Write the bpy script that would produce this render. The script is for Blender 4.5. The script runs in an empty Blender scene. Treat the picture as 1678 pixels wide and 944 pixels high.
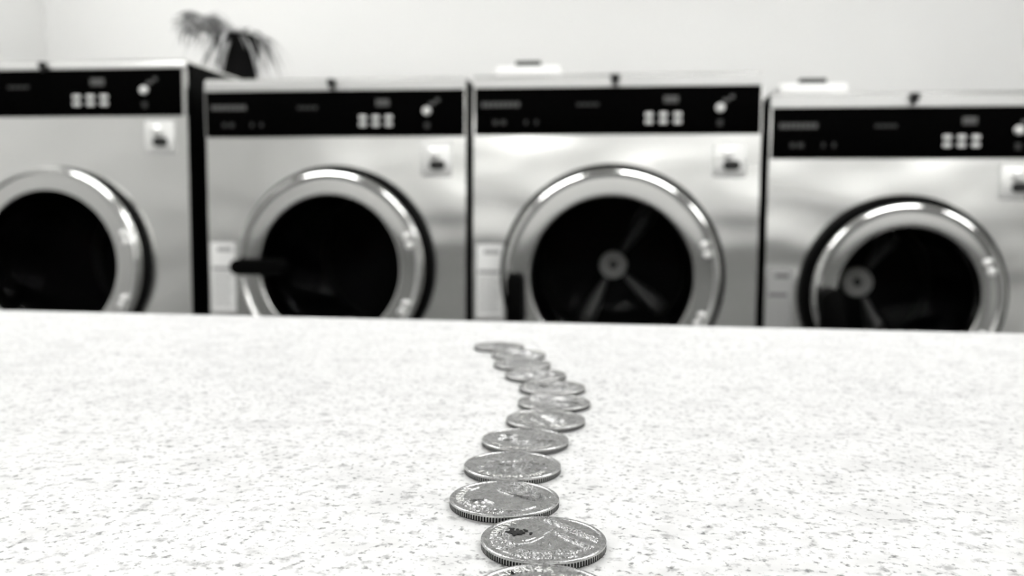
import bpy, bmesh, math, random
import numpy as np
from mathutils import Matrix, Vector
PI = math.pi
random.seed(7)
C = bpy.context.scene.collection
sc = bpy.context.scene

# ------------------------------------------------------------------ camera
CAM_Z = 0.964
cd = bpy.data.cameras.new('camera')
cam = bpy.data.objects.new('camera', cd)
C.objects.link(cam)
cd.sensor_fit = 'HORIZONTAL'; cd.sensor_width = 36.0
cd.lens = 36.0 * 1400 / 1678
cd.clip_start = 0.01
cam.matrix_world = (Matrix.Translation((0, 0, CAM_Z)) @ Matrix.Rotation(math.radians(7.3), 4, 'Z')
                    @ Matrix.Rotation(math.radians(90 - 4.83), 4, 'X') @ Matrix.Rotation(math.radians(0.4), 4, 'Z'))
cd.dof.use_dof = True
cd.dof.focus_distance = 0.170
cd.dof.aperture_fstop = 17.5
sc.camera = cam

# ------------------------------------------------------------------ world and exposure
w = bpy.data.worlds.new('world'); sc.world = w; w.use_nodes = True
w.node_tree.nodes['Background'].inputs[0].default_value = (1, 1, 1, 1)
w.node_tree.nodes['Background'].inputs[1].default_value = 0.4
sc.view_settings.view_transform = 'Standard'
sc.view_settings.look = 'None'
sc.view_settings.gamma = 1
sc.view_settings.use_curve_mapping = False
sc.view_settings.exposure = 0.0
LAMP = 24.5          # strength of the ceiling fluorescents

# ------------------------------------------------------------------ materials
def mat(name, col, rough=0.5, metal=0.0, spec=0.5, build=None):
    m = bpy.data.materials.new(name); m.use_nodes = True
    nt = m.node_tree; b = nt.nodes['Principled BSDF']
    if not isinstance(col, tuple): col = (col, col, col * 0.985)
    b.inputs['Base Color'].default_value = (*col, 1)
    b.inputs['Roughness'].default_value = rough
    b.inputs['Metallic'].default_value = metal
    b.inputs['Specular IOR Level'].default_value = spec
    if build: build(nt, b)
    return m

def node(nt, t, **kw):
    n = nt.nodes.new(t)
    for k, v in kw.items():
        if k in n.inputs: n.inputs[k].default_value = v
        else: setattr(n, k, v)
    return n

def noise(nt, scale, detail=2, rough=0.5, vec=None):
    n = node(nt, 'ShaderNodeTexNoise'); n.inputs['Scale'].default_value = scale
    n.inputs['Detail'].default_value = detail; n.inputs['Roughness'].default_value = rough
    if vec is not None: nt.links.new(vec, n.inputs['Vector'])
    return n

def ramp(nt, fac, stops):
    r = nt.nodes.new('ShaderNodeValToRGB')
    el = r.color_ramp.elements
    while len(el) < len(stops): el.new(0.5)
    for e, (p, v) in zip(el, stops):
        e.position = p; e.color = (v, v, v, 1)
    nt.links.new(fac, r.inputs[0]); return r

def mul(nt, a, b):
    n = nt.nodes.new('ShaderNodeMath'); n.operation = 'MULTIPLY'
    nt.links.new(a, n.inputs[0]); nt.links.new(b, n.inputs[1]); return n

def bump(nt, b, h, strength, dist):
    n = nt.nodes.new('ShaderNodeBump'); n.inputs['Strength'].default_value = strength
    n.inputs['Distance'].default_value = dist
    nt.links.new(h, n.inputs['Height']); nt.links.new(n.outputs[0], b.inputs['Normal'])

def b_paint(scale, st=0.15, dist=0.002):
    def f(nt, b):
        tc = nt.nodes.new('ShaderNodeTexCoord')
        n = noise(nt, scale, 4, 0.6, tc.outputs['Object'])
        bump(nt, b, n.outputs['Fac'], st, dist)
    return f

def b_counter(nt, b):
    tc = nt.nodes.new('ShaderNodeTexCoord'); o = tc.outputs['Object']
    a = ramp(nt, noise(nt, 560, 4, 0.62, o).outputs['Fac'], [(0.0, 0.18), (0.34, 0.30), (0.43, 1.0), (1, 1)])   # crisp flecks
    c = ramp(nt, noise(nt, 240, 4, 0.62, o).outputs['Fac'], [(0.0, 0.40), (0.32, 0.56), (0.44, 1.0), (1, 1)])   # larger soft flecks
    d = ramp(nt, noise(nt, 75, 3, 0.6, o).outputs['Fac'], [(0.0, 0.86), (0.36, 0.90), (0.52, 1.0), (1, 1)])    # cloudy ground
    m1 = mul(nt, a.outputs[0], c.outputs[0]); m2 = mul(nt, m1.outputs[0], d.outputs[0])
    k = nt.nodes.new('ShaderNodeMath'); k.operation = 'MULTIPLY'; k.inputs[1].default_value = 0.93
    nt.links.new(m2.outputs[0], k.inputs[0]); nt.links.new(k.outputs[0], b.inputs['Base Color'])
    bump(nt, b, noise(nt, 900, 2, 0.5, o).outputs['Fac'], 0.08, 0.0003)

def b_steel(nt, b):
    tc = nt.nodes.new('ShaderNodeTexCoord')
    mp = nt.nodes.new('ShaderNodeMapping'); mp.inputs['Scale'].default_value = (1.2, 1.0, 2.2)
    nt.links.new(tc.outputs['Object'], mp.inputs[0])
    n = noise(nt, 2.6, 1, 0.4, mp.outputs[0])
    bump(nt, b, n.outputs['Fac'], 1.0, 0.014)

def b_coin(nt, b):
    tc = nt.nodes.new('ShaderNodeTexCoord'); o = tc.outputs['Object']
    r = ramp(nt, noise(nt, 500, 5, 0.7, o).outputs['Fac'], [(0.3, 0.26), (0.7, 0.44)])
    nt.links.new(r.outputs[0], b.inputs['Base Color'])
    r2 = ramp(nt, noise(nt, 1500, 4, 0.7, o).outputs['Fac'], [(0.3, 0.20), (0.7, 0.34)])
    nt.links.new(r2.outputs[0], b.inputs['Roughness'])
    bump(nt, b, noise(nt, 1500, 5, 0.75, o).outputs['Fac'], 0.45, 0.00009)

def b_floor(nt, b):
    tc = nt.nodes.new('ShaderNodeTexCoord')
    br = nt.nodes.new('ShaderNodeTexBrick'); br.offset = 0.0
    br.inputs['Scale'].default_value = 1.0; br.inputs['Brick Width'].default_value = 0.3; br.inputs['Row Height'].default_value = 0.3
    br.inputs['Mortar Size'].default_value = 0.003
    br.inputs['Color1'].default_value = (.11, .11, .11, 1); br.inputs['Color2'].default_value = (.14, .14, .14, 1)
    br.inputs['Mortar'].default_value = (.05, .05, .05, 1)
    nt.links.new(tc.outputs['Object'], br.inputs[0]); nt.links.new(br.outputs[0], b.inputs['Base Color'])

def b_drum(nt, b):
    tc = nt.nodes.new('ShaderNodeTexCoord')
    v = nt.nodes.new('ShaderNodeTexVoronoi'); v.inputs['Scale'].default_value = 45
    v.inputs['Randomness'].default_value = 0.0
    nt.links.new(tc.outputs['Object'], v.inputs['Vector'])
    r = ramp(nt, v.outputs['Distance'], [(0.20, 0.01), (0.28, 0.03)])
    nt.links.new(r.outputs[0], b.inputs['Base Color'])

def b_leaf(nt, b):
    tc = nt.nodes.new('ShaderNodeTexCoord')
    r = ramp(nt, noise(nt, 30, 3, 0.6, tc.outputs['Object']).outputs['Fac'], [(0.3, 0.08), (0.7, 0.45)])
    nt.links.new(r.outputs[0], b.inputs['Base Color'])

M = {}
M['wall'] = mat('wall_paint', 0.67, 0.8, build=b_paint(25, 0.1))
M['back'] = mat('back_wall_paint', 0.93, 0.8, build=b_paint(25, 0.1))
M['ceiling'] = mat('ceiling_paint', 0.80, 0.9, build=b_paint(60, 0.3))
M['floor'] = mat('floor_tile', 0.12, 0.35, build=b_floor)
M['trim'] = mat('baseboard_vinyl', 0.10, 0.5, build=b_paint(30))
M['counter'] = mat('speckled_laminate', 0.86, 0.38, spec=0.35, build=b_counter)
M['counter_shade'] = mat('counter_overhang_shade', 0.02, 0.4, build=b_paint(60))  # near-black colour carries the shade below the countertop
M['counter_base'] = mat('counter_base_laminate', 0.26, 0.5, build=b_paint(60))
M['steel'] = mat('brushed_steel', 0.82, 0.18, 1.0, build=b_steel)
M['strip'] = mat('satin_steel_strip', 0.62, 0.42, 1.0, build=b_paint(8, 0.1))
M['side'] = mat('cabinet_side_black', 0.003, 0.6, 0.0, 0.03, build=b_paint(60))
M['chrome'] = mat('door_chrome', 0.62, 0.16, 1.0, build=b_paint(4, 0.05))
M['bezel'] = mat('door_bezel_satin', 0.72, 0.15, 1.0, build=b_paint(4, 0.05))
M['rubber'] = mat('black_rubber', 0.0025, 0.6, spec=0.02, build=b_paint(60))
M['panel'] = mat('control_panel_black', 0.0015, 0.5, spec=0.0, build=b_paint(60, 0.03))
M['key'] = mat('light_key', 0.75, 0.4, build=b_paint(200, 0.05))
M['dimprint'] = mat('grey_print', 0.022, 0.6, build=b_paint(200, 0.05))
M['midprint'] = mat('pale_print', 0.08, 0.6, build=b_paint(200, 0.05))
M['plate'] = mat('polished_coin_plate', 0.90, 0.40, 0.6, build=b_paint(60, 0.05))
M['dark'] = mat('dark_plastic', 0.02, 0.5, spec=0.3, build=b_paint(60))
M['sticker'] = mat('sticker_paper', 0.97, 0.55, build=b_paint(100, 0.05))
M['print'] = mat('sticker_print', 0.40, 0.6, build=b_paint(100, 0.05))
M['printdark'] = mat('sticker_band', 0.16, 0.6, build=b_paint(100, 0.05))
M['white'] = mat('white_plastic', 0.85, 0.3, build=b_paint(60, 0.05))
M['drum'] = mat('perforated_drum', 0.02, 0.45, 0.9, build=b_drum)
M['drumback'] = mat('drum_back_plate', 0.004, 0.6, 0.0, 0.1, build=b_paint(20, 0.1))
M['hub'] = mat('drum_hub_steel', 0.95, 0.35, 0.0, build=b_paint(20, 0.1))
M['vane'] = mat('drum_vane_steel', 0.13, 0.4, 0.0, 0.5, build=b_paint(20, 0.1))
M['coin'] = mat('coin_cupronickel', 0.48, 0.3, 1.0, build=b_coin)
M['relief'] = mat('coin_worn_relief', 0.80, 0.22, 1.0, build=b_paint(3000, 0.2, 0.00005))
M['groove'] = mat('coin_groove_black', 0.012, 0.6, 0.3, build=b_paint(2500, 0.3, 0.0001))  # near-black faces in the reeding and in a strip low on the edge
M['rim'] = mat('coin_reeded_edge', 0.50, 0.34, 1.0, build=b_paint(2500, 0.3, 0.0001))
M['stain'] = mat('coin_dirt', 0.01, 0.8, build=b_paint(2500, 0.3, 0.0001))
M['leaf'] = mat('plant_leaf', 0.2, 0.5, build=b_leaf)
M['pot'] = mat('pot_black_glaze', 0.003, 0.6, spec=0.05, build=b_paint(60))
M['soil'] = mat('potting_soil', 0.03, 0.9, build=b_paint(120, 0.8, 0.01))
M['lampframe'] = mat('lamp_frame_white', 0.8, 0.5, build=b_paint(60, 0.05))

def glass_mat():
    m = bpy.data.materials.new('door_glass'); m.use_nodes = True; nt = m.node_tree
    for n in list(nt.nodes):
        if n.type != 'OUTPUT_MATERIAL': nt.nodes.remove(n)
    out = [n for n in nt.nodes if n.type == 'OUTPUT_MATERIAL'][0]
    t = nt.nodes.new('ShaderNodeBsdfTransparent'); t.inputs[0].default_value = (.90, .90, .90, 1)
    g = nt.nodes.new('ShaderNodeBsdfGlossy'); g.inputs[0].default_value = (1, 1, 1, 1); g.inputs['Roughness'].default_value = 0.08
    mx = nt.nodes.new('ShaderNodeMixShader'); mx.inputs[0].default_value = 0.002
    nt.links.new(t.outputs[0], mx.inputs[1]); nt.links.new(g.outputs[0], mx.inputs[2]); nt.links.new(mx.outputs[0], out.inputs[0])
    return m
M['glass'] = glass_mat()
def emit_mat():
    m = bpy.data.materials.new('lamp_diffuser'); m.use_nodes = True; nt = m.node_tree
    b = nt.nodes['Principled BSDF']; b.inputs['Base Color'].default_value = (.9, .9, .9, 1)
    b.inputs['Emission Color'].default_value = (1, 1, 0.985, 1); b.inputs['Emission Strength'].default_value = LAMP
    return m
M['emit'] = emit_mat()

# ------------------------------------------------------------------ helpers
def obj(name, bm, m, parent=None, smooth=False, loc=(0, 0, 0)):
    me = bpy.data.meshes.new(name)
    bmesh.ops.recalc_face_normals(bm, faces=bm.faces)
    bm.to_mesh(me); bm.free()
    me.materials.append(m)
    if smooth:
        for p in me.polygons: p.use_smooth = True
        try: me.set_sharp_from_angle(angle=math.radians(35))
        except Exception: pass
    o = bpy.data.objects.new(name, me); C.objects.link(o)
    o.location = loc
    if parent: o.parent = parent
    return o

def box(bm, x0, x1, y0, y1, z0, z1, bev=0.0, seg=2):
    r = bmesh.ops.create_cube(bm, size=1)
    vs = r['verts']
    for v in vs:
        v.co = Vector(((x0 + x1) / 2 + v.co.x * (x1 - x0), (y0 + y1) / 2 + v.co.y * (y1 - y0), (z0 + z1) / 2 + v.co.z * (z1 - z0)))
    if bev:
        es = list({e for v in vs for e in v.link_edges})
        bmesh.ops.bevel(bm, geom=es, offset=bev, segments=seg, affect='EDGES', profile=0.5)

def boxo(name, dims, m, parent=None, bev=0.0, seg=2, smooth=True):
    bm = bmesh.new(); box(bm, *dims, bev=bev, seg=seg)
    return obj(name, bm, m, parent, smooth and bev > 0)

def lathe(bm, prof, axis='Y', n=96, c=(0, 0, 0), closed=False):
    """prof: list of (radius, height along the axis)"""
    rings = []
    for r, h in prof:
        ring = []
        for i in range(n):
            a = 2 * PI * i / n
            if axis == 'Y': p = (c[0] + r * math.cos(a), c[1] + h, c[2] + r * math.sin(a))
            else: p = (c[0] + r * math.cos(a), c[1] + r * math.sin(a), c[2] + h)
            ring.append(bm.verts.new(p))
        rings.append(ring)
    m = len(rings)
    for k in range(m if closed else m - 1):
        a, b = rings[k], rings[(k + 1) % m]
        for i in range(n):
            j = (i + 1) % n
            bm.faces.new((a[i], a[j], b[j], b[i]))
    return rings

def cap(bm, ring): bm.faces.new(ring)

def tag(o, label, cat, group=None):
    o['label'] = label; o['category'] = cat
    if group: o['group'] = group
    return o
def empty(name, loc):
    o = bpy.data.objects.new(name, None); C.objects.link(o); o.location = loc; o.empty_display_size = 0.05
    return o
def struct(name, dims, m, bev=0):
    o = boxo(name, dims, m, None, bev); o['kind'] = 'structure'; return o
def copy_tree(o, parent=None):
    c = o.copy(); C.objects.link(c)
    if parent is not None: c.parent = parent
    for ch in list(o.children): copy_tree(ch, c)
    return c

# ------------------------------------------------------------------ the room
X0, X1, Y0, Y1, ZC = -2.07, 4.2, -3.2, 2.9, 2.65
struct('floor', (X0 - .1, X1 + .1, Y0 - .1, Y1 + .1, -0.1, 0), M['floor'])
struct('ceiling', (X0 - .1, X1 + .1, Y0 - .1, Y1 + .1, ZC, ZC + .1), M['ceiling'])
struct('wall_back', (X0, X1, Y1, Y1 + .1, 0, ZC), M['wall'])
struct('wall_left', (X0 - .1, X0, Y0, Y1, 0, ZC), M['wall'])
struct('wall_right', (X1, X1 + .1, Y0, Y1, 0, ZC), M['wall'])
struct('wall_front', (X0, X1, Y0 - .1, Y0, 0, ZC), M['back'])
struct('baseboard_back', (X0, X1, Y1 - .012, Y1, 0, .10), M['trim'])
struct('baseboard_left', (X0, X0 + .012, Y0, Y1 - .012, 0, .10), M['trim'])

# ------------------------------------------------------------------ ceiling lamps
def ceiling_light(x, y, label, lx=1.2, ly=0.30):
    t = empty('ceiling_light', (x, y, ZC))
    tag(t, label, 'ceiling light', 'fluorescent ceiling lights')
    bm = bmesh.new()
    hx, hy = lx / 2, ly / 2
    for d in ((-hx - .03, hx + .03, -hy - .03, -hy), (-hx - .03, hx + .03, hy, hy + .03), (-hx - .03, -hx, -hy, hy), (hx, hx + .03, -hy, hy)):
        box(bm, *d, -.06, 0)
    obj('lamp_housing', bm, M['lampframe'], t)
    boxo('diffuser', (-hx, hx, -hy, hy, -.055, -.01), M['emit'], t)
ceiling_light(-1.20, 1.45, 'white fluorescent ceiling light in front of the left washers')
ceiling_light(0.70, 1.45, 'white fluorescent ceiling light in front of the right washers')
ceiling_light(2.60, 1.45, 'white fluorescent ceiling light nearest the right wall')
ceiling_light(0.90, -2.85, 'added unseen white fluorescent ceiling light behind the counter at its right')  # added unseen, set far back to light drum hubs and the mirrored wall
ceiling_light(-1.00, -2.85, 'added unseen white fluorescent ceiling light behind the counter at its left')  # also added unseen, for the hubs and the wall reflected in the steel
ceiling_light(2.70, -2.85, 'added unseen white fluorescent ceiling light behind the counter nearest the right wall')  # extra unseen lamp added to brighten the steel fronts
ceiling_light(-1.40, 2.30, 'added unseen short white fluorescent ceiling light above the potted plant', 0.6, 0.14)  # added out of view to brighten the wall at upper left

# ------------------------------------------------------------------ folding counter
CX0, CX1, CY0, CY1, CZ = -1.7, 1.5, -0.30, 0.511, 0.90
t = empty('folding_counter', (0.0, 0.1, 0))
tag(t, 'long white speckled laminate folding counter carrying the line of coins', 'counter')
def shift(o): o.location = (0, -0.1, 0)
bm = bmesh.new(); box(bm, CX0, CX1, CY0, CY1, CZ - 0.032, CZ, bev=0.0015, seg=2)
shift(obj('countertop', bm, M['counter'], t, True))
shift(boxo('overhang_shade', (CX0 + .004, CX1 - .004, CY0 + .004, CY1 - .003, CZ - .080, CZ - .032), M['counter_shade'], t, 0.001))  # dark strip standing in for shade under the counter overhang
shift(boxo('base_cabinet', (CX0 + .05, CX1 - .05, CY0 + .12, CY1 - .05, 0.0, CZ - .080), M['counter_base'], t, 0.002))

# ------------------------------------------------------------------ washing machines
def pill(bm, cx, cz, hx, hz, y0, y1, n=10):
    """rounded bar lying in the XZ plane"""
    r = min(hx, hz); pts = []
    for sx, sz, a0 in ((1, 1, 0), (-1, 1, 90), (-1, -1, 180), (1, -1, 270)):
        for k in range(n + 1):
            a = math.radians(a0 + 90 * k / n)
            pts.append((cx + sx * (hx - r) + r * math.cos(a), cz + sz * (hz - r) + r * math.sin(a)))
    lo = [bm.verts.new((p[0], y1, p[1])) for p in pts]
    hi = [bm.verts.new((p[0], y0 + .003, p[1])) for p in pts]
    top = [bm.verts.new((cx + (p[0] - cx) * .93, y0, cz + (p[1] - cz) * .93)) for p in pts]
    m = len(pts)
    for a, b in ((lo, hi), (hi, top)):
        for i in range(m):
            j = (i + 1) % m
            bm.faces.new((a[i], a[j], b[j], b[i]))
    bm.faces.new(top); bm.faces.new(lo[::-1])

def washer(label, cx, half, depth, top, bhi, blo, ddx, dz, Rg, Rb, rg, handle='down', hub=None, sticker=None,
           plate=None, dispenser=False, fr=.003, handle_at=None, stick_dim=False, knob_dx=0.0, yb=.48, door_in=0.0):
    F = 2.0
    t = empty('washing_machine', (cx, F, 0))
    tag(t, label, 'washing machine', 'front loading washers along the wall')
    s = half / 0.322
    # cabinet: open-fronted sheet-metal shell
    bm = bmesh.new()
    th = 0.012
    bot = 0.10
    box(bm, -half, -half + th, .004, depth, bot, top - .004)
    box(bm, half - th, half, .004, depth, bot, top - .004)
    box(bm, -half + th, half - th, depth - th, depth, bot, top - .004)
    box(bm, -half + th, half - th, .004, depth - th, bot, bot + th)
    box(bm, -half + th, half - th, .004, depth - th, top - .016, top - .004)
    obj('cabinet', bm, M['side'], t)
    boxo('plinth', (-half + .03, half - .03, .04, depth - .03, 0, bot), M['dark'], t, .004)
    boxo('top_lid', (-half - .001, half + .001, -.002, depth, top - .004, top + .004), M['steel'], t, .003)
    # front panel with a round opening
    bm = bmesh.new()
    Ro = rg + 0.02
    x0, x1, z0, z1 = -half, half, bot, blo
    n = 128; rings = []
    angs = [2 * PI * i / n for i in range(n)]
    def rect_hit(a):
        c, q = math.cos(a), math.sin(a); ts = []
        if c > 1e-9: ts.append((x1 - ddx) / c)
        if c < -1e-9: ts.append((x0 - ddx) / c)
        if q > 1e-9: ts.append((z1 - dz) / q)
        if q < -1e-9: ts.append((z0 - dz) / q)
        u = min(ts); return ddx + c * u, dz + q * u
    corners = [(x1, z1), (x0, z1), (x0, z0), (x1, z0)]
    outer = [list(rect_hit(a)) for a in angs]
    for cxn, czn in corners:
        a = math.atan2(czn - dz, cxn - ddx) % (2 * PI)
        i = int(round(a / (2 * PI) * n)) % n
        outer[i] = [cxn, czn]
    inner = [(ddx + Ro * math.cos(a), dz + Ro * math.sin(a)) for a in angs]
    for yy in (0.0, 0.006):
        rings.append(([bm.verts.new((p[0], yy, p[1])) for p in inner], [bm.verts.new((p[0], yy, p[1])) for p in outer]))
    for i in range(n):
        j = (i + 1) % n
        for (A, B) in ((rings[0][0], rings[0][1]), (rings[1][0], rings[1][1]), (rings[0][0], rings[1][0]), (rings[0][1], rings[1][1])):
            bm.faces.new((A[i], A[j], B[j], B[i]))
    obj('front_panel', bm, M['steel'], t)
    # steel frame around the control panel and the sloping strip above it
    boxo('panel_frame', (half - fr, half, -.004, .02, blo, bhi + .002), M['steel'], t)
    boxo('panel_frame', (-half, -half + .004, -.004, .02, blo, bhi + .002), M['steel'], t)
    bm = bmesh.new()
    prof = [(-.006, bhi + .004), (-.006, bhi + .006), (-.003, top - .004), (.001, top), (.03, top), (.03, bhi + .004)]
    a = [bm.verts.new((-half, p[0], p[1])) for p in prof]; b = [bm.verts.new((half, p[0], p[1])) for p in prof]
    for i in range(len(prof)):
        j = (i + 1) % len(prof); bm.faces.new((a[i], a[j], b[j], b[i]))
    bm.faces.new(a); bm.faces.new(b)
    obj('top_trim', bm, M['strip'], t, True)
    # control panel
    cp = boxo('control_panel', (-half + .004, half - fr, -.010, .02, blo, bhi + .003), M['panel'], t, .002)
    zc = (blo + bhi) / 2; hh = (bhi - blo) / .106
    yp = -.011
    for r_ in range(2):
        for c_ in range(3):
            x = (.076 + c_ * .0315) * s; z = zc + (-.009 - r_ * .0165) * hh
            boxo('keypad_button', (x - .0085 * s, x + .0085 * s, yp - .003, yp + .002, z - .0048, z + .0048), M['key'], cp, .0012)
    boxo('display', (.108 * s, .140 * s, yp - .0005, yp + .002, zc + .017 * hh, zc + .033 * hh), M['midprint'], cp, .0008)
    bm = bmesh.new(); lathe_k = [(0.0005, yp - .008), (.008, yp - .008), (.010, yp - .004), (.010, yp + .002)]
    rg_ = lathe(bm, lathe_k, 'Y', 24, (.231 * s, 0, zc + .005 * hh)); cap(bm, rg_[0])
    obj('start_button', bm, M['key'], cp, True)
    for (x, z, hx_) in ((.243, .022, .010), (.256, .030, .007)):
        boxo('indicator', (x * s - hx_ * .7, x * s + hx_ * .7, yp - .0005, yp + .002, zc + z * hh - .004, zc + z * hh + .004), M['midprint'], cp, .0008)
    boxo('indicator', (.231 * s - .006, .231 * s + .006, yp - .0005, yp + .002, zc - .036 * hh, zc - .022 * hh), M['dimprint'], cp, .0008)
    bm = bmesh.new()      # printed marks, too soft in the photo to read
    for k in range(8):
        x = -.302 * s + k * .0112 * s
        box(bm, x, x + .0088 * s, yp - .0004, yp + .001, zc + .011 * hh, zc + .023 * hh)
    obj('badge_print', bm, M['midprint'], cp)
    for x, hw in ((-.270, .005), (-.252, .006), (-.200, .003), (-.176, .003)):
        boxo('small_print', (x * s - hw, x * s + hw, yp - .0004, yp + .001, zc - .030 * hh, zc - .020 * hh), M['dimprint'], cp)
    bm = bmesh.new()
    for k in range(4):
        x = (-.085 + k * .013) * s
        box(bm, x, x + .010 * s, yp - .0004, yp + .001, zc + .012 * hh, zc + .019 * hh)
    obj('model_print', bm, M['dimprint'], cp)
    # gasket ring standing on the panel
    bm = bmesh.new()
    lathe(bm, [(Rg, -.0005), (Rg + .001, -.010), (Rg - .003, -.030), (Rb - .003, -.040), (Rb - .02, -.040), (rg + .03, -.0005)], 'Y', 128, (ddx, 0, dz), closed=True)
    obj('door_gasket', bm, M['rubber'], t, True)
    # door
    bm = bmesh.new()
    wdt = Rb - rg
    d = -.064
    pr = [(Rb - .004, d + .026), (Rb, d + .018), (Rb, d + .012), (Rb - .002, d + .006), (Rb - .005, d + .002), (Rb - .009, d), (Rb - .013, d + .0008),
          (Rb - .0155, d + .003), (Rb - .017, d + .0038), (Rb - .0185, d + .004), (Rb - .0195, d + .004), ((Rb + rg) / 2 - .006, d + .0037), (rg + .004, d + .0035), (rg + .003, d + .0036),
          (rg + .0008, d + .0050), (rg, d + .008), (rg - .001, -.028), (rg + .01, -.026), (Rb - .02, -.028)]
    lathe(bm, pr, 'Y', 160, (ddx, 0, dz), closed=True)
    door = obj('door', bm, M['bezel'], t, True)
    # bowl glass
    bm = bmesh.new()
    prg = [(rg - .002, -.050)] + [((rg - .012) * math.cos(a) + .004, -.046 + .085 * math.sin(a)) for a in [PI / 2 * k / 9 for k in range(9)]] + [(.002, .039)]
    rr = lathe(bm, prg, 'Y', 96, (ddx, 0, dz)); cap(bm, rr[-1])
    obj('door_glass', bm, M['glass'], door, True)
    # handle
    bm = bmesh.new()
    hx0 = ddx - (Rb + rg) / 2
    if handle == 'across':
        pill(bm, ddx - Rb + .066, dz + .001, .066, .0185, -.104, -.066)
        pill(bm, ddx - Rb + .030, dz + .001, .012, .012, -.075, -.055)
    else:
        ax, az, wd = handle_at
        pill(bm, ax, az - .062, wd, .062, -.104, -.070)
        pill(bm, ax, az - .022, wd * .7, .012, -.078, -.055)
    obj('door_handle', bm, M['rubber'], door, True)
    door.location.y = door_in
    # hinge bolts on the right of the ring
    for zz in (.075, .055, -.082, -.100):
        xx = ddx + math.sqrt((Rb - .026) ** 2 - zz ** 2)
        bm = bmesh.new(); r2 = lathe(bm, [(.0005, -.069), (.006, -.069), (.0085, -.066), (.009, -.058)], 'Y', 16, (xx, 0, dz + zz)); cap(bm, r2[0])
        obj('hinge_bolt', bm, M['plate'], door, True)
    # drum
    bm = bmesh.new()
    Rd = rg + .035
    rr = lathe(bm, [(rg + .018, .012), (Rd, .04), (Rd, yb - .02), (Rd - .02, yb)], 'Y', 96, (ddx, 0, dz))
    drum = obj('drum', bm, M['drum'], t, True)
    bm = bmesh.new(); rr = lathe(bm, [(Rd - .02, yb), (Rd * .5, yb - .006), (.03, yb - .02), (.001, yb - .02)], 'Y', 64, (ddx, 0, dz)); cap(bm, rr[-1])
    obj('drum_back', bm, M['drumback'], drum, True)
    if hub is not None:
        bm = bmesh.new()
        lathe(bm, [(.040, yb - .020), (.037, yb - .036), (.024, yb - .042), (.013, yb - .030), (.010, yb - .022)], 'Y', 40, (ddx, 0, dz))
        obj('drum_hub', bm, M['hub'], drum, True)
        for ha in hub:
            a = math.radians(ha)
            bm = bmesh.new()
            L0, L1 = .045, Rd - .03
            c, q = math.cos(a), math.sin(a)
            def P(l, wv, y): return (ddx + c * l - q * wv, y, dz + q * l + c * wv)
            secs = []
            for l, wv, hh_ in ((L0, .012, .020), (L0 + .05, .017, .030), (L1 - .03, .026, .040), (L1, .022, .020)):
                secs.append([bm.verts.new(P(l, -wv, yb - .006)), bm.verts.new(P(l, -wv * .4, yb - .006 - hh_)),
                             bm.verts.new(P(l, wv * .4, yb - .006 - hh_)), bm.verts.new(P(l, wv, yb - .006))])
            for A, B in zip(secs, secs[1:]):
                for i in range(4):
                    j = (i + 1) % 4; bm.faces.new((A[i], A[j], B[j], B[i]))
            bm.faces.new(secs[0]); bm.faces.new(secs[-1])
            obj('drum_spoke', bm, M['vane'], drum, True)
    # coin slot plate
    px, pz = plate
    cpn = bmesh.new(); pill(cpn, px, pz, .037, .039, -.006, .001)
    # squarer outline: plain box under the pill
    cpn.free(); cpn = bmesh.new(); box(cpn, px - .038, px + .038, -.007, .001, pz - .040, pz + .040, bev=.004)
    pl = obj('coin_slot_plate', cpn, M['plate'], t, True)
    bm = bmesh.new(); r3 = lathe(bm, [(.0005, -.020), (.008, -.020), (.012, -.017), (.014, -.006)], 'Y', 24, (px - .004, 0, pz + .014)); cap(bm, r3[0])
    obj('lock_cylinder', bm, M['plate'], pl, True)
    bm = bmesh.new(); pill(bm, px + .004, pz - .013, .019, .011, -.013, -.006)
    obj('coin_slot', bm, M['dark'], pl, True)
    # instruction sticker
    sx0, sx1, sz0, sz1 = sticker
    st = boxo('instruction_sticker', (sx0, sx1, -.0012, .0005, sz0, sz1), M['print'] if stick_dim else M['sticker'], t)
    Hs = sz1 - sz0; hm = M['printdark'] if stick_dim else M['print']
    boxo('sticker_heading', (sx0 + .018, sx1 - .008, -.0018, -.001, sz1 - Hs * .13, sz1 - Hs * .07), hm, st)
    boxo('sticker_heading', (sx0 + .004, sx1 - .010, -.0018, -.001, sz1 - Hs * .40, sz1 - Hs * .35), hm, st)
    bm = bmesh.new()
    for k in range(10):
        z = sz1 - Hs * (.45 + .05 * k)
        box(bm, sx0 + .006, sx1 - .006 - .012 * random.random(), -.0018, -.001, z - .0018, z)
    obj('sticker_text', bm, M['print'], st)
    # latch knob on the top edge
    bm = bmesh.new()
    r4 = lathe(bm, [(.006, -.014), (.0062, -.008), (.0100, -.003), (.011, .004), (.010, .008), (.0005, .010)], 'Z', 20, (knob_dx, -.014, top - .009))
    cap(bm, r4[0]); cap(bm, r4[-1])
    obj('top_latch', bm, M['dark'], t, True)
    if dispenser:
        dx = dispenser
        dp = boxo('soap_dispenser', (dx - .075, dx + .075, .03, .20, top + .004, top + .030), M['white'], t, .006)
        boxo('dispenser_grip', (dx - .030, dx + .030, .035, .06, top + .030, top + .042), M['dark'], dp, .003)
    return t

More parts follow.
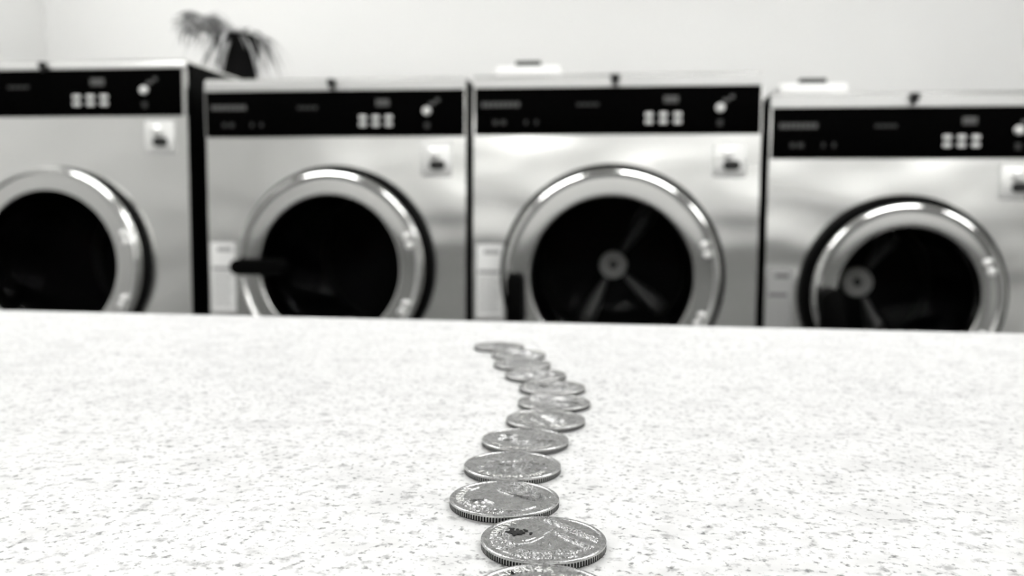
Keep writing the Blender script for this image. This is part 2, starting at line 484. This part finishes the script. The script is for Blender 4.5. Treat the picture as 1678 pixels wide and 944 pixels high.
washer('large steel washing machine at far left with the plant on its top', -1.43, .370, .75, 1.335, 1.314, 1.203, 0.018, .838, .241, .240, .181,
       handle_at=(-.235, .85, .02), sticker=(-.345, -.275, .72, .90), plate=(.298, 1.152), fr=.011, door_in=.018)
washer('steel washing machine whose black door handle lies sideways, empty black drum', -.690, .322, .70, 1.284, 1.255, 1.150, .006, .839, .2415, .2275, .171,
       handle='across', sticker=(-.318, -.254, .722, .894), plate=(.251, 1.095))
washer('steel washing machine with white dispenser on top and spoked drum hub showing', -.0215, .328, .70, 1.286, 1.256, 1.152, -.002, .826, .2585, .245, .185,
       hub=(-116, -42, 57), handle_at=(-.217, .835, .0185), sticker=(-.320, -.256, .722, .896), plate=(.260, 1.094), dispenser=-.205)
washer('lowest steel washing machine at far right with grey faded sticker', .628, .303, .70, 1.237, 1.205, 1.096, -.010, .796, .220, .2015, .150,
       hub=(-65, 55, 170), handle_at=(-.172, .812, .026), sticker=(-.298, -.243, .690, .848), plate=(.225, 1.046), dispenser=-.205, stick_dim=True, yb=.37)

# ------------------------------------------------------------------ potted plant on the left washer
PX, PY, PZ = -1.135, 2.45, 1.339
pt = empty('potted_plant', (PX, PY, PZ))
tag(pt, 'dark pot of arching spider plant leaves on top of the leftmost washer', 'plant')
bm = bmesh.new()
r = lathe(bm, [(.001, .0), (.046, .0), (.050, .004), (.062, .125), (.066, .128), (.066, .145), (.060, .145), (.058, .120), (.001, .118)], 'Z', 48)
cap(bm, r[0]); cap(bm, r[-1])
obj('pot', bm, M['pot'], pt, True)
bm = bmesh.new(); r = lathe(bm, [(.001, .137), (.03, .134), (.058, .126), (.056, .116)], 'Z', 32); cap(bm, r[0]); obj('soil', bm, M['soil'], pt, True)
bm = bmesh.new()
def leaf(bm, base, az, reach, rise, drop, wid, n=12, roll=0.0):
    L = []
    for k in range(n + 1):
        u = k / n
        x = reach * (u ** 1.05)
        z = rise * 4 * u * (1 - u * .55) / 2.2 - drop * u ** 3
        wv = wid * (0.5 + 1.4 * u) * (1 - u) ** .6 + .0006
        p = Vector((base[0] + x * math.cos(az), base[1] + x * math.sin(az), base[2] + z))
        sd = Vector((-math.sin(az), math.cos(az), roll)) * wv
        up = Vector((0, 0, wv * .45))
        if p.z < .03: sd.z = 0
        p.z = max(p.z, .022)
        L.append([bm.verts.new(p - sd + up), bm.verts.new(p), bm.verts.new(p + sd + up)])
    for A, B in zip(L, L[1:]):
        bm.faces.new((A[0], A[1], B[1], B[0])); bm.faces.new((A[1], A[2], B[2], B[1]))
rnd = random.Random(11)
for i in range(64):
    az = rnd.uniform(0, 2 * PI)
    leaf(bm, (rnd.uniform(-.03, .03), rnd.uniform(-.03, .03), .135), az, rnd.uniform(.06, .15), rnd.uniform(.01, .06), rnd.uniform(.06, .17), rnd.uniform(.004, .0065), roll=rnd.uniform(-.8, .8))
for i in range(46):       # the stems that reach up and left
    az = rnd.uniform(PI * .8, PI * 1.3)
    leaf(bm, (rnd.uniform(-.07, .0), rnd.uniform(-.03, .03), .13), az, rnd.uniform(.06, .15), rnd.uniform(.06, .13), rnd.uniform(.0, .10), rnd.uniform(.004, .006), roll=rnd.uniform(-.8, .8))
for i in range(60):       # tuft at the end of the raised runner
    az = rnd.uniform(0, 2 * PI)
    leaf(bm, (-.145 + rnd.uniform(-.01, .01), rnd.uniform(-.01, .01), .175), az, rnd.uniform(.02, .05), rnd.uniform(.01, .06), rnd.uniform(.0, .07), .004, roll=rnd.uniform(-.8, .8))
leafm = obj('foliage', bm, M['leaf'], pt, True)

# ------------------------------------------------------------------ coins
RC, TH = 0.01213, 0.00175
NA, NR = 476, 96
def smooth(e0, e1, x):
    t = np.clip((x - e0) / (e1 - e0), 0, 1); return t * t * (3 - 2 * t)
def seg_d(X, Y, ax, ay, bx, by):
    dx, dy = bx - ax, by - ay
    t = np.clip(((X - ax) * dx + (Y - ay) * dy) / (dx * dx + dy * dy + 1e-12), 0, 1)
    return np.hypot(X - ax - t * dx, Y - ay - t * dy)
def line(X, Y, pts, wd, h):
    H = np.zeros_like(X)
    for a, b in zip(pts, pts[1:]):
        H = np.maximum(H, h * (1 - smooth(wd * .5, wd, seg_d(X, Y, *a, *b))))
    return H
def poly_in(X, Y, P):
    ins = np.zeros(X.shape, bool); D = np.full(X.shape, 9.0); n = len(P)
    for i in range(n):
        x1, y1 = P[i]; x2, y2 = P[(i + 1) % n]
        c = ((y1 > Y) != (y2 > Y)) & (X < (x2 - x1) * (Y - y1) / (y2 - y1 + 1e-12) + x1)
        ins ^= c
        D = np.minimum(D, seg_d(X, Y, x1, y1, x2, y2))
    return ins, D
def ell(X, Y, cx, cy, a, b, rot, h):
    c, q = math.cos(rot), math.sin(rot)
    u = ((X - cx) * c + (Y - cy) * q) / a; v = (-(X - cx) * q + (Y - cy) * c) / b
    return h * np.sqrt(np.clip(1 - u * u - v * v, 0, 1))
def branch(X, Y, pts, rng, h=.13, n=16, ln=.085):
    H = line(X, Y, pts, .022, h)
    P = np.array(pts); seg = np.hypot(*(P[1:] - P[:-1]).T); cum = np.r_[0, np.cumsum(seg)]
    for k in range(n):
        s_ = cum[-1] * (k + .5) / n; i = min(np.searchsorted(cum, s_) - 1, len(seg) - 1); i = max(i, 0)
        f = (s_ - cum[i]) / seg[i]; p = P[i] + (P[i + 1] - P[i]) * f
        ang = math.atan2(*(P[i + 1] - P[i])[::-1])
        for sd in (-1, 1):
            a2 = ang + sd * rng.uniform(.5, .95)
            H = np.maximum(H, ell(X, Y, p[0] + ln * .9 * math.cos(a2), p[1] + ln * .9 * math.sin(a2), ln, ln * .32, a2, h * rng.uniform(.8, 1.2)))
    return H
def design_eagle(X, Y):
    rng = random.Random(3); H = np.zeros_like(X)
    for sd in (-1, 1):
        for k in range(9):
            y0 = .36 - .045 * k
            H = np.maximum(H, line(X, Y, [(sd * .06, y0 - .04), (sd * (.36 + .01 * k), y0 + .16 - k * .018), (sd * (.56 - .03 * k), y0 - .16 - k * .04)], .026, .11))
    H = np.maximum(H, ell(X, Y, 0, .08, .13, .36, 0, .16))
    H = np.maximum(H, ell(X, Y, .02, .46, .07, .10, .4, .17))
    H = np.maximum(H, line(X, Y, [(.06, .47), (.13, .44)], .03, .12))
    H = np.maximum(H, line(X, Y, [(-.30, -.30), (.30, -.30)], .035, .12))
    for k in range(7): H = np.maximum(H, line(X, Y, [(-.06 + .02 * k, -.2), (-.12 + .04 * k, -.46)], .016, .1))
    H = np.maximum(H, branch(X, Y, [(-.62, -.12), (-.44, -.44), (-.02, -.62)], rng))
    H = np.maximum(H, branch(X, Y, [(.62, -.12), (.44, -.44), (.02, -.62)], rng))
    return H
HEAD = [(-.16, .60), (.04, .66), (.20, .60), (.30, .46), (.33, .30), (.29, .24), (.36, .12), (.43, .02), (.36, -.02), (.36, -.08), (.33, -.12),
        (.35, -.18), (.30, -.28), (.18, -.30), (.10, -.34), (.09, -.48), (.16, -.66), (-.10, -.74), (-.42, -.60), (-.34, -.42), (-.32, -.24), (-.44, -.10), (-.46, .14), (-.42, .34), (-.32, .50)]
def design_head(X, Y):
    ins, D = poly_in(X, Y, HEAD)
    H = np.where(ins, .10 * smooth(0, .12, D) + .05 * smooth(0, .03, D), 0)
    hair = ins & (X < .04 - .25 * np.maximum(Y - .3, -.2)) & (Y > -.30)
    H = H + np.where(hair, .035 * np.sin(42 * (Y + .35 * np.sin(4 * X)) + 7 * X), 0)
    H = H - ell(X, Y, .22, .20, .05, .025, 0, .05) + line(X, Y, [(.17, .27), (.29, .26)], .02, .03)
    H = H + line(X, Y, [(-.38, -.22), (-.30, -.14), (-.46, -.30)], .03, .07)
    return H
def design_land(X, Y):
    rng = random.Random(5); H = np.zeros_like(X)
    H = np.maximum(H, line(X, Y, [(-.70, -.16), (-.3, .06), (.0, -.04), (.35, .16), (.70, .02)], .02, .10))
    for k in range(7):
        y0 = -.22 - .06 * k; L = math.sqrt(max(.52 - y0 * y0, .02))
        H = np.maximum(H, line(X, Y, [(-L, y0), (-L * .3, y0 + .015), (L * .2, y0 - .01), (L, y0)], .012, .06))
    H = np.maximum(H, line(X, Y, [(.1, -.3), (.22, .36), (.34, -.25)], .018, .12))
    H = np.maximum(H, line(X, Y, [(.22, .36), (.22, -.3)], .022, .12))
    for k in range(5): H = np.maximum(H, ell(X, Y, -.46 + .13 * k, .25 + .05 * math.sin(k * 2), .06, .04, .5 * k, .11))
    for k in range(40): H = np.maximum(H, ell(X, Y, rng.uniform(-.5, .5), rng.uniform(-.3, .45), .018, .012, 0, .09))
    return H
def design_badge(X, Y):
    H = np.zeros_like(X); r = np.hypot(X + .40, Y - .06)
    H = np.maximum(H, .14 * np.exp(-((r - .23) / .022) ** 2)); H = np.maximum(H, .12 * np.exp(-((r - .15) / .02) ** 2))
    H = np.maximum(H, ell(X, Y, -.40, .06, .08, .09, 0, .17))
    H = np.maximum(H, line(X, Y, [(-.18, -.34), (.1, -.12), (.42, -.02), (.74, -.10)], .05, .12))
    H = np.maximum(H, line(X, Y, [(.06, .62), (.30, .10)], .025, .12)); H = np.maximum(H, line(X, Y, [(.56, .34), (.70, .04)], .03, .12))
    for k in range(9): H = np.maximum(H, ell(X, Y, -.10 + .09 * k, -.44 + .02 * math.sin(k), .028, .022, 0, .11))
    for k in range(6): H = np.maximum(H, line(X, Y, [(-.3 + .06 * k, -.22), (-.24 + .07 * k, -.36)], .018, .11))
    return H

def design_sprig(X, Y):
    rng = random.Random(8); H = np.zeros_like(X)
    H = np.maximum(H, branch(X, Y, [(.02, .84), (.34, .52), (.56, .26), (.90, -.10)], rng, .13, 22, .06))
    H = np.maximum(H, branch(X, Y, [(.20, .26), (.40, -.02), (.62, -.26)], rng, .11, 12, .055))
    H = np.maximum(H, line(X, Y, [(-.30, -.10), (-.05, .12), (.12, .42)], .05, .05))
    H = np.maximum(H, line(X, Y, [(-.50, -.30), (-.20, -.16), (-.02, .08)], .04, .05))
    H = np.maximum(H, ell(X, Y, -.50, -.22, .06, .10, .4, .14)); H = np.maximum(H, ell(X, Y, .10, -.24, .02, .09, 0, .14))
    for k in range(150):
        a = rng.uniform(PI * .72, PI * 1.72); r = rng.gauss(.66, .07) if k % 3 else rng.uniform(.78, .86)
        H = np.maximum(H, ell(X, Y, r * math.cos(a), r * math.sin(a), .030, .012, rng.uniform(0, PI), .12))
    for k in range(7):
        H = np.maximum(H, line(X, Y, [(.44 + .055 * k, -.62 + .05 * k), (.54 + .045 * k, -.48 + .05 * k)], .016, .11))
    return H
def design_ridge(X, Y):
    rng = random.Random(9); H = np.zeros_like(X)
    H = np.maximum(H, line(X, Y, [(-.14, .46), (.08, .22), (.26, .10), (.56, -.06)], .028, .15))
    for k in range(46):
        x, y = rng.uniform(.0, .78), rng.uniform(-.0, .80)
        if x * x + y * y > .74 or y < .30 - .5 * x: continue
        H = np.maximum(H, line(X, Y, [(x - .05, y + .02), (x + .05, y - .03)], .018, .11))
    r = np.hypot(X + .42, (Y + .42) * .8)
    H = np.maximum(H, .13 * np.exp(-((r - .12) / .025) ** 2))
    H = np.maximum(H, line(X, Y, [(-.80, -.10), (-.60, -.20), (-.36, -.14), (-.16, -.36)], .026, .12))
    R_ = np.hypot(X, Y); A_ = np.arctan2(Y, X)
    H = np.maximum(H, .10 * np.exp(-((R_ - .74) / .014) ** 2) * ((np.cos(A_ - PI * .98) > .72) | (np.cos(A_ + PI * .42) > .8)))
    for k in range(60):
        a = rng.uniform(PI * 1.1, PI * 1.5); q = rng.uniform(.62, .86)
        H = np.maximum(H, ell(X, Y, q * math.cos(a), q * math.sin(a), .03, .014, rng.uniform(0, PI), .11))
    return H

def coin_face(fn):
    """polar grid for the face, with a raised rim and the struck relief (mm heights)"""
    rr = np.r_[np.linspace(0.004, .90, NR), .915, .925, .935, .95, .965, .98, .992, 1.0]
    a = np.arange(NA) * 2 * PI / NA
    Rr, A = np.meshgrid(rr, a, indexing='ij')
    X, Y = Rr * np.cos(A), Rr * np.sin(A)
    H = fn(X, Y) * smooth(.93, .80, Rr) * 2.3
    rim = .17 * smooth(.915, .945, Rr) - .16 * smooth(.975, 1.0, Rr) ** 2
    Z = (TH - .00017) + (H + rim) * .001
    vs = np.stack([X * RC, Y * RC, Z], -1).reshape(-1, 3)
    nr = len(rr); fs = []
    for i in range(nr - 1):
        for j in range(NA):
            k = (j + 1) % NA
            fs.append((i * NA + j, (i + 1) * NA + j, (i + 1) * NA + k, i * NA + k))
    fs.append(tuple(range(NA)))
    # underside
    base = len(vs); ring = [(RC * .99 * math.cos(t_), RC * .99 * math.sin(t_), 0.00002) for t_ in a]
    vs = np.vstack([vs, np.array(ring)])
    fs.append(tuple(range(base + NA - 1, base - 1, -1)))
    me = bpy.data.meshes.new('quarter_coin'); me.from_pydata(vs.tolist(), [], fs)
    for p in me.polygons: p.use_smooth = True
    me.materials.append(M['coin']); me.update(); return me
def edge_mesh():
    a = np.arange(NA) * 2 * PI / NA
    prof = [(1.0, TH - .00016, 0), (1.003, TH - .00024, 0), (1.003, TH - .00046, 0), (1.003, TH - .00056, 1), (1.003, .00026, 1), (1.003, .00014, 0), (.990, .00001, 0)]
    vs = []; fs = []
    for r_, z, rd in prof:
        for i, t_ in enumerate(a):
            g = (-.016 if (i % 4) in (2, 3) else 0) * rd
            vs.append(((r_ + g) * RC * math.cos(t_), (r_ + g) * RC * math.sin(t_), z))
    for k in range(len(prof) - 1):
        for j in range(NA):
            q = (j + 1) % NA
            fs.append(((k + 1) * NA + j, (k + 1) * NA + q, k * NA + q, k * NA + j))
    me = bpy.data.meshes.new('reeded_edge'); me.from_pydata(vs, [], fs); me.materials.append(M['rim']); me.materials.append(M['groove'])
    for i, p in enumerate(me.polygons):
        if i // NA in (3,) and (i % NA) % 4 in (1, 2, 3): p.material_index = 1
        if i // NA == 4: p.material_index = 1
    me.update(); return me
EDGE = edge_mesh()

_glyph = {}
def glyph(ch):
    if ch in _glyph: return _glyph[ch]
    cu = bpy.data.curves.new('g', 'FONT'); cu.body = ch; cu.size = 1; cu.extrude = .085; cu.bevel_depth = .02; cu.bevel_resolution = 1
    cu.resolution_u = 3; cu.align_x = 'CENTER'; cu.offset = .012
    o = bpy.data.objects.new('g', cu); C.objects.link(o)
    dg = bpy.context.evaluated_depsgraph_get()
    me = o.evaluated_get(dg).to_mesh()
    v = [tuple(p.co) for p in me.vertices]; f = [tuple(p.vertices) for p in me.polygons]
    wd = (max(p[0] for p in v) - min(p[0] for p in v)) if v else .3
    o.evaluated_get(dg).to_mesh_clear()
    bpy.data.objects.remove(o); bpy.data.curves.remove(cu)
    _glyph[ch] = (v, f, wd); return _glyph[ch]
def arc_text(acc, text, mid_deg, rad, size, up=True, sp=1.0):
    """letters along an arc; up: tops point outwards, read clockwise"""
    V, Fc = acc
    ws = [(.34 if ch == ' ' else glyph(ch)[2] + .16) * size * sp for ch in text]
    tot = sum(ws); pos = -tot / 2
    for ch, wv in zip(text, ws):
        m_ = pos + wv / 2; pos += wv
        if ch == ' ': continue
        ang = math.radians(mid_deg) + (-m_ / rad if up else m_ / rad)
        rot = ang - PI / 2 if up else ang + PI / 2
        c, q = math.cos(rot), math.sin(rot); b0 = len(V)
        v, f, _ = glyph(ch)
        xs = [p[0] for p in v]; mx = (min(xs) + max(xs)) / 2
        for p in v:
            x, y = (p[0] - mx) * size, (p[1] - .35) * size
            V.append((rad * math.cos(ang) + x * c - y * q, rad * math.sin(ang) + x * q + y * c, TH - .00015 + p[2] * size * .9))
        Fc += [tuple(i + b0 for i in t_) for t_ in f]
def flat_text(acc, text, cx, cy, size):
    V, Fc = acc
    ws = [(.34 if ch == ' ' else glyph(ch)[2] + .14) * size for ch in text]; pos = cx - sum(ws) / 2
    for ch, wv in zip(text, ws):
        x0 = pos + wv / 2; pos += wv
        if ch == ' ': continue
        v, f, _ = glyph(ch); b0 = len(V); xs = [p[0] for p in v]; mx = (min(xs) + max(xs)) / 2
        for p in v: V.append((x0 + (p[0] - mx) * size, cy + (p[1] - .35) * size, TH - .00015 + p[2] * size * .9))
        Fc += [tuple(i + b0 for i in t_) for t_ in f]
def letter_mesh(fn):
    acc = ([], []); fn(acc)
    me = bpy.data.meshes.new('raised_lettering'); me.from_pydata(acc[0], [], acc[1]); me.materials.append(M['relief']); me.update(); return me
mm = .001
def l_eagle(a):
    arc_text(a, 'UNITED STATES OF AMERICA', 90, 9.9 * mm, 2.1 * mm)
    arc_text(a, 'QUARTER DOLLAR', 270, 9.9 * mm, 2.1 * mm, up=False)
    flat_text(a, 'E PLURIBUS', 0, 7.7 * mm, 1.5 * mm); flat_text(a, 'UNUM', 0, 6.3 * mm, 1.5 * mm)
def l_head(a):
    arc_text(a, 'LIBERTY', 90, 9.7 * mm, 2.4 * mm)
    arc_text(a, 'QUARTER DOLLAR', 270, 9.9 * mm, 2.0 * mm, up=False)
    arc_text(a, 'IN GOD WE TRUST', 352, 7.6 * mm, 1.3 * mm)
def l_state(a):
    arc_text(a, 'E PLURIBUS UNUM', 270, 9.9 * mm, 1.9 * mm, up=False)
def l_sprig(a):
    arc_text(a, 'LIBERTY', 150, 9.8 * mm, 1.9 * mm)
def l_ridge(a):
    arc_text(a, 'LIBERTY', 172, 9.9 * mm, 2.2 * mm)
def l_near(a):
    arc_text(a, 'UNITED STATES OF AMERICA', 178, 9.9 * mm, 2.1 * mm)
    for q, tx in enumerate(('E PLURI', 'BUS', 'UNUM')): flat_text(a, tx, 4.6 * mm, (7.0 - 1.9 * q) * mm, 1.6 * mm)
DES = {}
for k, fn, lf in (('eagle', design_eagle, l_eagle), ('head', design_head, l_head), ('land', design_land, l_state), ('badge', design_badge, l_state), ('sprig', design_sprig, l_sprig), ('ridge', design_ridge, l_ridge), ('near', design_head, l_near)):
    DES[k] = (coin_face(fn), letter_mesh(lf))
LAB = 'coins lined up across the counter'
coins = [  # x, y, design, turn, label
    (-0.01204, 0.13643, 'near', 5, 'nearest silver coin, cut by the photo bottom, raised letters along its rim'),
    (-0.01409, 0.16083, 'sprig', 5, 'silver coin with a black dirt spot, just behind the nearest coin'),
    (-0.0249, 0.18359, 'ridge', 5, 'silver coin farthest left among the near ones, touching the black spotted coin'),
    (-0.02631, 0.20875, 'land', 8, 'silver coin with a dark reeded edge, fourth from the near end'),
    (-0.02598, 0.23395, 'badge', 0, 'silver coin with a round emblem at its left, pale edge'),
    (-0.02242, 0.2589, 'head', 200, 'plain looking silver coin directly behind the round emblem coin'),
    (-0.02179, 0.28409, 'land', 160, 'blurred silver coin farthest right where the line bends, seventh from the near end'),
    (-0.02449, 0.30914, 'eagle', 20, 'blurred silver coin just behind the rightmost bend coin'),
    (-0.03302, 0.33286, 'badge', 210, 'blurred silver coin fourth from the far end of the line'),
    (-0.04104, 0.35674, 'head', 60, 'blurred silver coin third from the far end of the line'),
    (-0.0456, 0.38153, 'eagle', 140, 'small blurred silver coin second from the far end of the line'),
    (-0.05778, 0.40359, 'land', 90, 'farthest and smallest looking silver coin, leftmost at the far end')]
for i, (x, y, k, turn, label) in enumerate(coins):
    o = bpy.data.objects.new('quarter_coin', DES[k][0]); C.objects.link(o)
    o.location = (x, y, CZ + .00002); o.rotation_euler = (0, 0, math.radians(turn))
    tag(o, label, 'coin', LAB)
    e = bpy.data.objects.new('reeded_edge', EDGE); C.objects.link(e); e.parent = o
    l = bpy.data.objects.new('raised_lettering', DES[k][1]); C.objects.link(l); l.parent = o
    if i == 1:      # black dirt stuck on the face
        bm = bmesh.new(); rn = random.Random(2)
        th_ = math.radians(-turn)
        for q in range(44):
            ux, uy = -5.9 + rn.gauss(0, .7) + (1.5 if q % 5 == 0 else 0), 2.3 + rn.gauss(0, .75)
            p = (ux * mm * math.cos(th_) - uy * mm * math.sin(th_), ux * mm * math.sin(th_) + uy * mm * math.cos(th_), TH - .00010)
            r_ = bmesh.ops.create_icosphere(bm, subdivisions=2, radius=rn.uniform(.25, .5) * mm, matrix=Matrix.Translation(p) @ Matrix.Diagonal((1, 1, .35, 1)))
        d = obj('dirt_spot', bm, M['stain'], o, True); d['label'] = 'black dirt spot'
